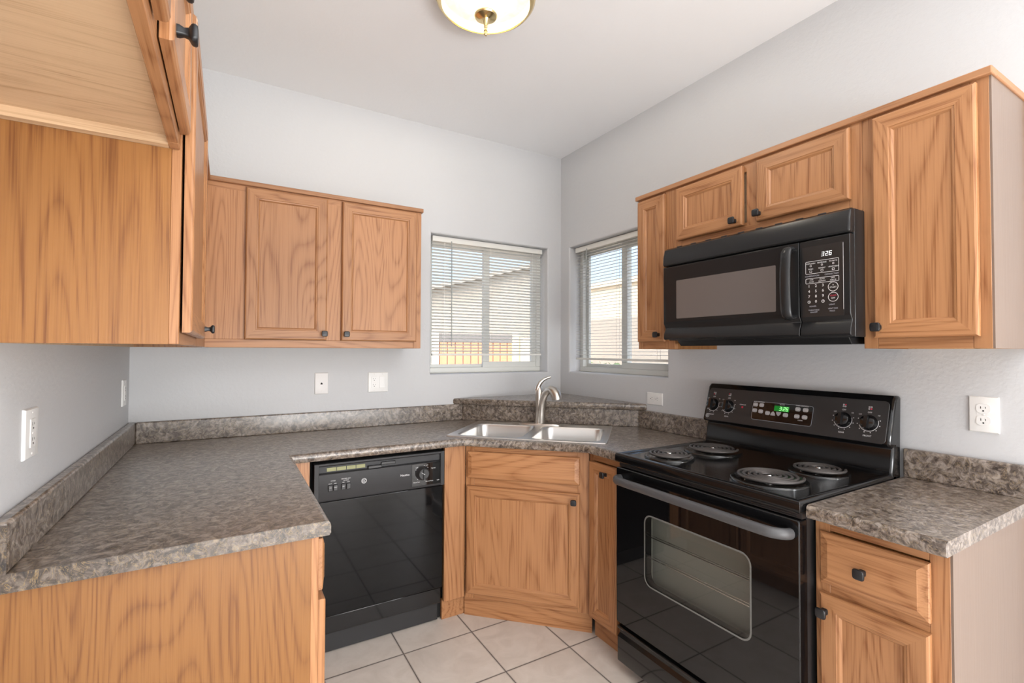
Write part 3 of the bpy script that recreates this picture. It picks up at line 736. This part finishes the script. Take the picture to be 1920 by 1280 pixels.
def logo(mb, x, z, r, y):
    ring2d(mb, x, z, r * .90, r, y); ring2d(mb, x, z, r * .74, r * .80, y)
    # flowing monogram: two looped initials
    ring2d(mb, x - r * .26, z - r * .02, r * .24, r * .34, y, 0, 40, 330); ring2d(mb, x - r * .20, z + r * .34, r * .10, r * .18, y, 0, 0, 300, 20)
    ring2d(mb, x + r * .26, z + r * .20, r * .15, r * .24, y, 0, 60, 290); ring2d(mb, x + r * .26, z - r * .22, r * .18, r * .27, y, 0, 80, 320)
    for a in (45, 135, 225, 315): ring2d(mb, x + r * .62 * math.cos(R(a)), z + r * .62 * math.sin(R(a)), r * .09, r * .15, y, 0, 0, 360, 12)
mb = MB(); logo(mb, .220, .764, .0118, -.6268); mb.build('badge', PRINT, cp)
mb = MB(); mb.lathe_y([(.034, 0), (.034, .006), (.030, .010), (.0275, .024), (.024, .027)], (.498, -.6275, .765), 36); mb.box(.494, .502, -.662, -.650, .742, .788)
dk = mb.build('dial', BLKS, t, smooth=40)
mb = MB(); mb.add([(.480, -.6626, .7765), (.4815, -.6626, .7745), (.499, -.6626, .7635), (.500, -.6626, .7655)], [(3, 2, 1, 0)]); mb.build('pointer_mark', PRINT, dk)
MB().box(.006, w - .004, -.598, -.56, .098, .176).build('lower_panel', BLK, t, bevel=.004)
MB().box(.010, w - .010, -.572, -.55, .006, .098).build('kick_plate', BLKS, t, bevel=.002)

# ------------------------------------------------------------------ electric range
t = thing('electric_range', 'black freestanding electric stove with four coil burners and an oven', 'stove', (0, -1.312, 0), 'right')
w = .776
mb = MB(); mb.box(.004, w - .004, -.630, -.575, .03, .212); mb.box(.004, .045, -.632, -.575, .212, .892); mb.box(w - .045, w - .004, -.632, -.575, .212, .892); mb.box(.045, w - .045, -.632, -.575, .84, .892); mb.box(.004, w - .004, -.575, -.03, .03, .892)
mb.build('body', BLKS, t)
MB().box(.03, w - .03, -.60, -.10, 0, .03).build('base', VOID, t)
mb = MB(); L = []
x0, x1, y0, y1 = 0, w, -.676, -.060
for s, z in ((.004, .888), (0, .893), (0, .918), (.003, .924), (.008, .9265), (.018, .9265), (.026, .9205), (.030, .9195)):
    L.append([(x0 + s, y0 + s, z), (x1 - s, y0 + s, z), (x1 - s, y1 - s * .2, z), (x0 + s, y1 - s * .2, z)])
mb.loops(L, 0, True, True, True); mb.build('cooktop', BLK, t, bevel=.002, smooth=40)
def burner(u, y, r):
    mb = MB(); mb.lathe_z([(.0, .9200), (r * .45, .9201), (r * .80, .9206), (r * .87, .9235), (r * .92, .9262), (r * .97, .9262), (r * .99, .9245), (r * 1.0, .9195)][::-1], (u, y, 0), 40)
    mb.recalc = True
    b_ = mb.build('drip_pan', DRIP, t, smooth=45)
    mb = MB(); turns = 4 if r < .11 else 5; rc = r * .84; n = turns * 36; path = []
    for i in range(n + 1):
        a = 2 * PI * i / 36; rad = .018 + (rc - .018) * i / n; path.append((u + rad * math.cos(a + .6), y + rad * math.sin(a + .6), .9365))
    mb.tube(path, (rc - .018) / turns * .30, 8, 0, 1.0)
    mb.build('coil', COIL, b_, smooth=60)
    mb = MB()
    for k in range(3):
        a = 2 * PI * k / 3 + .3; c, s = math.cos(a), math.sin(a)
        mb.tube([(u + c * .012, y + s * .012, .9305), (u + c * rc, y + s * rc, .9305)], .0025, 6)
    mb.lathe_z([(.0, .939), (.010, .939), (.012, .931)][::-1], (u, y, 0), 16)
    mb.build('coil_support', CHROME, b_, smooth=40)
DRIP = plain('drip_pan_black_enamel', (.008, .008, .008), .12, 0, .6)
for y_, x_, r in ((1.475, -.525, .100), (1.490, -.268, .120), (1.893, -.508, .124), (1.920, -.246, .100)): burner(y_ - 1.312, x_, r)
# backguard
bg = MB(); bg.prism_x([(-.0205, .90), (-.088, .90), (-.088, .935), (-.070, 1.022), (-.100, 1.026), (-.104, 1.034), (-.058, 1.190), (-.044, 1.203), (-.010, 1.203), (-.0205, .98)], .0, w); bg.recalc = True
bgo = bg.build('backguard', BLK, t, bevel=.010, seg=3)
bgo.modifiers['bevel'].angle_limit = R(60)
A_ = math.atan2(.046, .156); PL = (0, -.1046, 1.034)
def onp(mb, name, mats, parent, smooth=0, bevel=0):
    top = parent is t
    return mb.build(name, mats, parent, bevel=bevel, smooth=smooth, loc=PL if top else None, rot=(-A_, 0, 0) if top else None)
mb = MB(); rplate(mb, .014, w - .014, -.002, .155, .016, 0, -.0022, 0, .001); pan = onp(mb, 'control_panel', BLKS, t)
S0 = .074
kn = [(.047, S0), (.128, S0 - .001), (.618, S0 - .003), (.704, S0 - .004)]
for i, (x, s) in enumerate(kn):
    mb = MB(); mb.lathe_y([(.029, .002), (.029, .006), (.026, .011), (.0245, .019), (.021, .021)], (x, 0, s), 36)
    mb.box(x - .0055, x + .0055, -.033, -.02, s - .023, s + .023)
    kb = onp(mb, 'burner_knob', BLK, pan, 40)
    prn = MB(); red = MB()
    ring2d(prn, x, s, .0305, .0322, -.0030, 0, -160, 20)
    for a in range(-200, 21, 31): ring2d(prn, x + .037 * math.cos(R(a)), s + .037 * math.sin(R(a)), 0, .0018, -.0030, 0, 0, 360, 8)
    put_text(prn, 'OFF', x, s + .038, .008, -.0030); put_text(prn, 'LO', x - .030, s + .029, .0075, -.0030); put_text(prn, 'HI', x + .030, s + .029, .0075, -.0030)
    put_text(prn, 'FRONT' if i in (0, 3) else 'REAR', x, s - .049, .0085, -.0030)
    for k in range(4):
        a, b_ = (k % 2) * .007 - .0035, (k // 2) * .007 - .0035; lit = k == (0, 2, 3, 1)[i]
        ring2d(red if lit else prn, x + a, s + .055 + b_, 0 if lit else .0016, .0028, -.0030, 0, 0, 360, 12)
    onp(prn, 'legend', PRINT, pan); onp(red, 'red_mark', RED, pan)
red = MB(); prn = MB(); rect2d(red, .196, .204, S0 - .002, S0 + .006, -.0030); put_text(prn, 'SURFACE', .200, S0 + .013, .0075, -.0030); onp(prn, 'legend', PRINT, pan); onp(red, 'indicator_light', RED, pan)
prn = MB()
# clock and buttons
mb = MB(); rplate(mb, .246, .506, .029, .112, .010, -.002, -.0034, 0, .0008); clk = onp(mb, 'clock_panel', BLKG, t)
mb = MB(); rframe(mb, .250, .508, .027, .110, .010, .0012, -.0036); onp(mb, 'clock_panel_edge', PRINTG, clk)
mb = MB(); rect2d(mb, .348, .412, .075, .098, -.0038); onp(mb, 'display', GREENP, clk)
mb = MB()
for k, d_ in enumerate('326'): digit(mb, d_, .371 + k * .0125 + (.003 if k else 0), .0865, .0165, -.0042)
for zz in (.083, .090): rect2d(mb, .3815, .3835, zz - .001, zz + .001, -.0042)
onp(mb, 'clock_digits', GREEND, clk)
for x, z in ((.262, .094), (.290, .094), (.262, .068), (.290, .066), (.322, .062), (.400, .062), (.447, .092), (.478, .092), (.447, .062), (.478, .062)):
    mb = MB(); rplate(mb, x - .0105, x + .0105, z - .0085, z + .0085, .006, -.0034, -.0052, 0, .0006); onp(mb, 'button', BTN, clk)
for x, up_ in ((.346, 1), (.370, -1)):
    mb = MB(); pts = [(x - .010, .054), (x + .010, .054), (x + .008, .064), (x, .072), (x - .008, .064)]
    if up_ < 0: pts = [(p[0], .126 - p[1]) for p in pts][::-1]
    mb.loops([[(p[0], -.0034, p[1]) for p in pts], [(p[0], -.0052, p[1]) for p in pts]], 0, True, False, True); onp(mb, 'button', BTN, clk)
for x, z, s in ((.276, .107, 'OVEN CONTROLS'), (.462, .107, 'TIMER CONTROLS'), (.462, .047, 'CLEAN'), (.380, .1045, 'CLOCK')): put_text(prn, s, x, z, .0062, -.0040)
for x, z, s in ((.262, .094, 'BAKE'), (.290, .094, 'BROIL'), (.262, .068, 'START'), (.290, .066, 'CLEAR'), (.322, .062, 'COOK'), (.400, .062, 'LIGHT'), (.447, .092, 'TIMER'), (.478, .092, 'CLOCK'), (.447, .062, 'DELAY'), (.478, .062, 'AUTO')): put_text(prn, s, x, z, .0052, -.0056)
onp(prn, 'legend', PRINT, clk)
mb = MB(); logo(mb, .027, .018, .0095, -.0030); onp(mb, 'badge', PRINT, pan)
# vent strip, oven door with window, handle, drawer
mb = MB(); mb.box(.006, w - .006, -.655, -.62, .868, .887)
for k in range(3): mb.box(.02, w - .02, -.658, -.655, .870 + k * .006, .873 + k * .006)
mb.build('vent_strip', BLKS, t)
dz0, dz1 = .212, .866; wx0, wx1, wz0, wz1 = .166, .620, .432, .712
mb = MB(); y0, y1 = -.672, -.634
Wn = rrect(wx0, wx1, wz0, wz1, .035, 6)
def orr(e): return rrect(.004 + e, w - .004 - e, dz0 + e, dz1 - e, .006, 6)
mb.loops([[(p[0], y1, p[1]) for p in Wn], [(p[0], y1, p[1]) for p in orr(0)], [(p[0], y0 + .003, p[1]) for p in orr(0)], [(p[0], y0, p[1]) for p in orr(.003)], [(p[0], y0, p[1]) for p in Wn], [(p[0], y1, p[1]) for p in Wn]])
mb.recalc = True
od = mb.build('oven_door', BLKG, t, smooth=30)
mb = MB(); mb.loops([[(p[0], y0 + .002, p[1]) for p in Wn], [(p[0], y0 + .005, p[1]) for p in Wn]], 0, True, True, True); mb.recalc = True; mb.build('oven_window', OVENG, od)
mb = MB(); rframe(mb, wx0 - .002, wx1 + .002, wz0 - .002, wz1 + .002, .037, .006, y0 - .0004); mb.build('window_border', plain('window_border_grey', (.17, .17, .16), .2), od)
cav = MB(); cav.add([(.12, -.634, .36), (.66, -.634, .36), (.66, -.577, .38), (.12, -.577, .38), (.12, -.634, .78), (.66, -.634, .78), (.66, -.577, .77), (.12, -.577, .77)], [(0, 1, 2, 3), (7, 6, 5, 4), (3, 2, 6, 7), (0, 3, 7, 4), (2, 1, 5, 6)])
cav.build('oven_cavity', plain('oven_enamel_grey', (.34, .335, .31), .5), t)
for z in (.515, .60):
    mb = MB(); mb.tube([(.13, -.612, z), (.65, -.612, z)], .0028, 6)
    mb.tube([(.13, -.60, z + .002), (.65, -.60, z + .002)], .0018, 6)
    mb.build('oven_rack', CHROME, t)
hp = [(.030, -.672, .822), (.034, -.695, .824), (.052, -.716, .826), (.090, -.726, .827), (.25, -.731, .829), (.388, -.732, .829), (.526, -.731, .829), (.686, -.726, .827), (.724, -.716, .826), (.742, -.695, .824), (.746, -.672, .822)]
def smoothpath(P, k=4):
    P = [Vector(p) for p in P]; out = []
    for i in range(len(P) - 1):
        a, b, c, d = P[max(i - 1, 0)], P[i], P[i + 1], P[min(i + 2, len(P) - 1)]
        for j in range(k):
            s = j / k; out.append(.5 * ((2 * b) + (c - a) * s + (2 * a - 5 * b + 4 * c - d) * s * s + (3 * b - a - 3 * c + d) * s ** 3))
    return out + [P[-1]]
MB().tube(smoothpath(hp), .0145, 16, 0, 1.15).build('handle', HANDLE, od, smooth=60)
mb = MB(); mb.prism_x([(-.60, .045), (-.664, .045), (-.668, .052), (-.668, .150), (-.655, .163), (-.655, .178), (-.670, .186), (-.670, .196), (-.60, .200)], .006, w - .006); mb.recalc = True
mb.build('storage_drawer', BLK, t, bevel=.003)

# ------------------------------------------------------------------ microwave
t = thing('microwave', 'black over-the-range microwave mounted under the short wall cabinet', 'microwave', (0, -1.336, 1.394), 'right')
w = .768
MB().box(.004, w - .002, -.372, -.003, .016, .434).build('case', MBLK, t, bevel=.003)
mb = MB(); mb.prism_x([(-.02, -.002), (-.330, -.008), (-.352, .016), (-.02, .016)], .035, w - .03); mb.recalc = True; mb.build('bottom_plate', MBLK, t, bevel=.002)
pv = [(-.372, .352), (-.404, .352), (-.408, .358), (-.406, .395), (-.398, .425), (-.385, .434), (-.372, .434)]
mb = MB(); mb.prism_x(pv, .0, w); mb.recalc = True; vg = mb.build('vent_hood', MBLK, t, bevel=.006, seg=3)
mb = MB()
for k in range(9): mb.box(.06 + k * .075, .085 + k * .075, -.384, -.376, .432, .4375)
mb.build('vent_louvres', BLKM, vg, bevel=.001)
pd = [(-.372, .020), (-.398, .020), (-.403, .026), (-.400, .046), (-.389, .070), (-.3965, .082), (-.402, .092), (-.4025, .347), (-.398, .349), (-.372, .349)]
mb = MB(); mb.prism_x(pd, .0, .606); mb.recalc = True; dr = mb.build('door', MBLK, t, bevel=.002)
mb = MB(); rplate(mb, .014, .540, .098, .340, .004, -.4025, -.4035, 0, .0004); dgp = mb.build('door_glass', MGLASS, t)
mb = MB(); rplate(mb, .074, .524, .112, .281, .004, -.4035, -.4041, 0, .0002); mb.build('window_screen', MWIN, dgp)
hp = [(.583, -.400, .322), (.583, -.425, .327), (.583, -.441, .312), (.583, -.447, .26), (.583, -.449, .205), (.583, -.447, .15), (.583, -.441, .10), (.583, -.425, .086), (.583, -.400, .090)]
MB().tube(smoothpath(hp), .0185, 14, 0, .55).build('handle', MBLK, dr, smooth=60)
mb = MB(); mb.prism_x(pd, .609, w - .002); mb.recalc = True; cp = mb.build('control_panel', MBLK, t, bevel=.002)
mb = MB(); rplate(mb, .616, .748, .085, .326, .003, -.4025, -.4033, 0, .0003); kp = mb.build('key_pad', plain('keypad_black', (.020, .019, .019), .22), t)
yk = -.4036; p = MB(); pg = MB()
rframe(p, .629, .734, .232, .275, .003, .0012, yk); rframe(p, .629, .734, .199, .217, .003, .0012, yk)
for x, s in ((.646, 'POPCORN'), (.682, 'BEVERAGE'), (.717, 'POTATO')): put_text(p, s, x, .267, .0062, yk); ring2d(p, x, .259, .0022, .0032, yk, 0, 0, 360, 10)
for x, s in ((.646, 'PIZZA'), (.682, 'REHEAT'), (.717, 'VEGETABLE')): put_text(p, s, x, .2485, .0062, yk); rframe(p, x - .004, x + .004, .2365, .2435, .0015, .001, yk)
for x, s in ((.648, 'TIME'), (.682, 'AUTO'), (.716, 'EASY')): put_text(p, s, x, .2115, .0058, yk)
for x, s in ((.648, 'COOK'), (.682, 'DEFROST'), (.716, 'ADD 30')): put_text(p, s, x, .2045, .0055, yk)
for x, s in ((.650, 'COMBINATION'), (.712, 'CONVECTION')): put_text(pg, s, x, .2245, .0066, yk)
for k, d_ in enumerate('123456789'): put_text(p, d_, .640 + (k % 3) * .0222, .190 - (k // 3) * .0176, .0125, yk)
put_text(p, '0', .6622, .1372, .0125, yk)
for x in (.640, .6845): ring2d(p, x, .1365, .0036, .0048, yk, 0, 0, 360, 16); rect2d(p, x - .0004, x + .0004, .1365, .1395, yk); rect2d(p, x, x + .0025, .136, .1368, yk)
for z, s in ((.182, 'START'), (.148, 'OFF')): ring2d(p, .716, z, .0142, .0156, yk, 0, 0, 360, 36)
put_text(p, 'START', .716, .1795, .0072, yk); ring2d(p, .716, .1875, .0004, .0016, yk, 0, 0, 360, 10); put_text(p, 'OFF', .716, .144, .0072, yk)
for x, z, s in ((.652, .121, 'POWER'), (.712, .123, 'LIGHT'), (.655, .108, 'TURNTABLE'), (.715, .110, 'VENT FAN'), (.655, .101, 'ON/OFF'), (.713, .102, 'HI/LO')): put_text(pg, s, x, z, .0064, yk)
rect2d(p, .7465, .7475, .105, .322, yk)
p.build('legend', PRINT, kp); pg.build('legend_grey', PRINTG, kp)
rd = MB(); put_text(rd, 'CLEAR', .716, .1525, .0068, yk); rd.build('red_legend', RED, kp)
mb = MB()
for k, d_ in enumerate('326'): digit(mb, d_, .681 + k * .0112 + (.001 if k else 0), .2945, .0145, yk)
mb.build('clock_digits', WHITED, kp)

# ------------------------------------------------------------------ electrical plates
def plate_base(t, hw, hh, m=WHITE):
    mb = MB(); L = []
    for s, y in ((0, 0), (0, -.003), (.0025, -.0062), (.004, -.0066)):
        L.append([(-hw + s, y, -hh + s), (hw - s, y, -hh + s), (hw - s, y, hh - s), (-hw + s, y, hh - s)])
    mb.loops(L, 0, True, False, True); return mb.build('cover_plate', m, t, smooth=30)
def slots(mb, x, z, y, k=1.0):
    mb.box(x - .0068 * k, x - .0052 * k, y - .0003, y, z - .001, z + .0065 * k); mb.box(x + .0050 * k, x + .0064 * k, y - .0003, y, z - .000, z + .0058 * k)
    mb.lathe_y([(.0024 * k, 0), (.0024 * k, .0003)], (x, y, z - .0075 * k), 12)
def decora_outlet(t, x):
    f = MB(); rplate(f, x - .0165, x + .0165, -.0335, .0335, .002, -.0066, -.0084, 0, .0006); f = f.build('outlet_face', WHITE, t)
    mb = MB(); slots(mb, x, .019, -.0085); slots(mb, x, -.0165, -.0085); mb.build('slots', VOID, f)
    mb = MB(); mb.box(x - .007, x - .001, -.0092, -.0084, -.0018, .0018); mb.box(x + .001, x + .007, -.0092, -.0084, -.0018, .0018); mb.build('test_buttons', WHITE2, f)
def screws(t, pts):
    mb = MB()
    for x, z in pts: mb.lathe_y([(.0028, 0), (.0028, .0008), (.0015, .0012)], (x, -.0066, z), 12)
    mb.build('screws', WHITE2, t, smooth=40)
t = thing('wall_outlet', 'white outlet with rectangular face on the left wall, nearest the counter end', 'outlet', (XW, -1.322, 1.163), 'left'); plate_base(t, .0445, .058); decora_outlet(t, 0); screws(t, [(0, .048), (0, -.048)])
t = thing('wall_outlet', 'white outlet on the left wall close to the back corner', 'outlet', (XW, -.145, 1.166), 'left'); plate_base(t, .040, .058); decora_outlet(t, 0); screws(t, [(0, .048), (0, -.048)])
t = thing('phone_jack', 'ivory telephone jack plate on the back wall with a small dark hole', 'phone jack', (-1.660, 0, 1.174), 'back'); plate_base(t, .036, .0595, WHITE2); screws(t, [(0, .042), (0, -.042)])
mb = MB(); mb.box(-.0055, .0055, -.0072, -.0066, -.006, .001); mb.box(-.003, .003, -.0072, -.0066, .001, .0045); mb.build('jack_socket', VOID, t)
t = thing('outlet_and_switch', 'white double plate on the back wall with an outlet and a rocker switch', 'outlet', (-1.343, 0, 1.172), 'back'); plate_base(t, .059, .0585); decora_outlet(t, -.0235); screws(t, [(-.0235, .048), (-.0235, -.048), (.0235, .048), (.0235, -.048)])
mb = MB(); mb.prism_x([(-.0066, -.0335), (-.0105, -.0335), (-.0075, 0), (-.0088, .0335), (-.0066, .0335)], .007, .040); mb.recalc = True; mb.build('rocker', WHITE, t, bevel=.0008)
def duplex(t, horiz):
    for s in (-1, 1):
        x, z = (s * .0195, 0) if horiz else (0, s * .0195)
        f = MB(); L = []
        for y in (-.0066, -.0082):
            l = []
            for k in range(32):
                a = 2 * PI * k / 32; l.append((x + max(-.0172, min(.0172, .0195 * math.cos(a))), y, z + max(-.0145, min(.0145, .0172 * math.sin(a)))) if not horiz else (x + max(-.0145, min(.0145, .0172 * math.cos(a))), y, z + max(-.0172, min(.0172, .0195 * math.sin(a)))))
            L.append(l)
        f.loops(L, 0, True, False, True); f = f.build('outlet_face', WHITE, t)
        mb = MB()
        if not horiz: slots(mb, x, z, -.0083)
        else:
            mb.box(x - .001, x + .0065, -.0086, -.0083, .0052, .0068); mb.box(x, x + .0058, -.0086, -.0083, -.0066, -.0052); mb.lathe_y([(.0024, 0), (.0024, .0003)], (x - .0075, -.0083, 0), 12)
        mb.build('slots', VOID, f)
    screws(t, [(0, 0)])
t = thing('wall_outlet', 'white sideways outlet on the right wall beside the corner shelf', 'outlet', (0, -.912, 1.089), 'right'); plate_base(t, .058, .035); duplex(t, True)
t = thing('wall_outlet', 'white upright outlet with two round faces on the right wall beyond the stove', 'outlet', (0, -2.306, 1.160), 'right'); plate_base(t, .0365, .0575); duplex(t, False)

# ------------------------------------------------------------------ ceiling lamp
LX, LY = -1.25, -1.196
t = thing('ceiling_lamp', 'lit cream glass bowl ceiling lamp with brass fittings', 'ceiling lamp', (LX, LY, ZC))
MB().lathe_z([(.10, -.010), (.178, -.010), (.190, -.020), (.200, -.018), (.203, -.010), (.195, -.002), (.15, 0)], (0, 0, 0), 48, 0, True, True).build('canopy', BRASS, t, smooth=40)
m, nt, b = mat('alabaster_glass')
tc = N(nt, 'ShaderNodeTexCoord').outputs['Object']; n1 = noise(nt, tc, 9, 4, .6, 1.5)
c = ramp(nt, n1, [(.35, (1.0, .93, .74)), (.52, (1.0, .97, .88)), (.68, (1.0, .86, .74))])
b.inputs['Base Color'].default_value = (.16, .14, .11, 1); nt.links.new(c, b.inputs['Emission Color']); b.inputs['Emission Strength'].default_value = 1.22
setp(b, rough=.15, spec=.5)
tr = N(nt, 'ShaderNodeBsdfTransparent'); tr.inputs[0].default_value = (1, .94, .84, 1); mx = N(nt, 'ShaderNodeMixShader'); mx.inputs[0].default_value = .30
nt.links.new(b.outputs[0], mx.inputs[1]); nt.links.new(tr.outputs[0], mx.inputs[2]); nt.links.new(mx.outputs[0], nt.nodes['Material Output'].inputs[0])
MB().lathe_z([(.0, -.0145), (.170, -.0145), (.176, -.010)], (0, 0, 0), 40, 0).build('reflector_pan', plain('dark_bronze_pan', (.07, .06, .045), .5), t, smooth=40)
bowl = [(.0, -.0960), (.03, -.0957), (.07, -.0925), (.11, -.0845), (.145, -.0710), (.170, -.0550), (.184, -.0410), (.187, -.0360)]
MB().lathe_z(bowl, (0, 0, 0), 56).build('glass_bowl', m, t, smooth=60)
MB().lathe_z([(.176, -.056), (.188, -.050), (.197, -.038), (.198, -.026), (.19, -.018)], (0, 0, 0), 48).build('rim_ring', BRASS, t, smooth=50)
MB().lathe_z([(.0, -.180), (.0045, -.1785), (.0075, -.173), (.0078, -.167), (.0055, -.1625), (.0090, -.1605), (.0060, -.157), (.0056, -.149), (.0074, -.145), (.0060, -.141), (.0140, -.119), (.0170, -.1150), (.030, -.1115), (.0425, -.1060), (.0455, -.1010), (.044, -.0960), (.030, -.0940)], (0, 0, 0), 32).build('finial', BRASS, t, smooth=35)
light('kitchen_bulb', 'POINT', (LX, LY, ZC - .060), 52, (1, .99, .97), size=.025)

# ------------------------------------------------------------------ groups of repeated things
GROUPS = {'wall_cabinet': 'oak wall cabinets', 'base_cabinet': 'oak base cabinets', 'wall_outlet': 'white wall outlets', 'neighbour_house': 'neighbouring houses', 'garden_wall': 'garden walls outside', 'countertop': 'stone-look countertops', 'crown_strip': 'oak crown strips'}
for o in list(SC.objects):
    k = o.name.split('.')[0]
    if o.parent is None and k in GROUPS and 'label' in o: o['group'] = GROUPS[k]
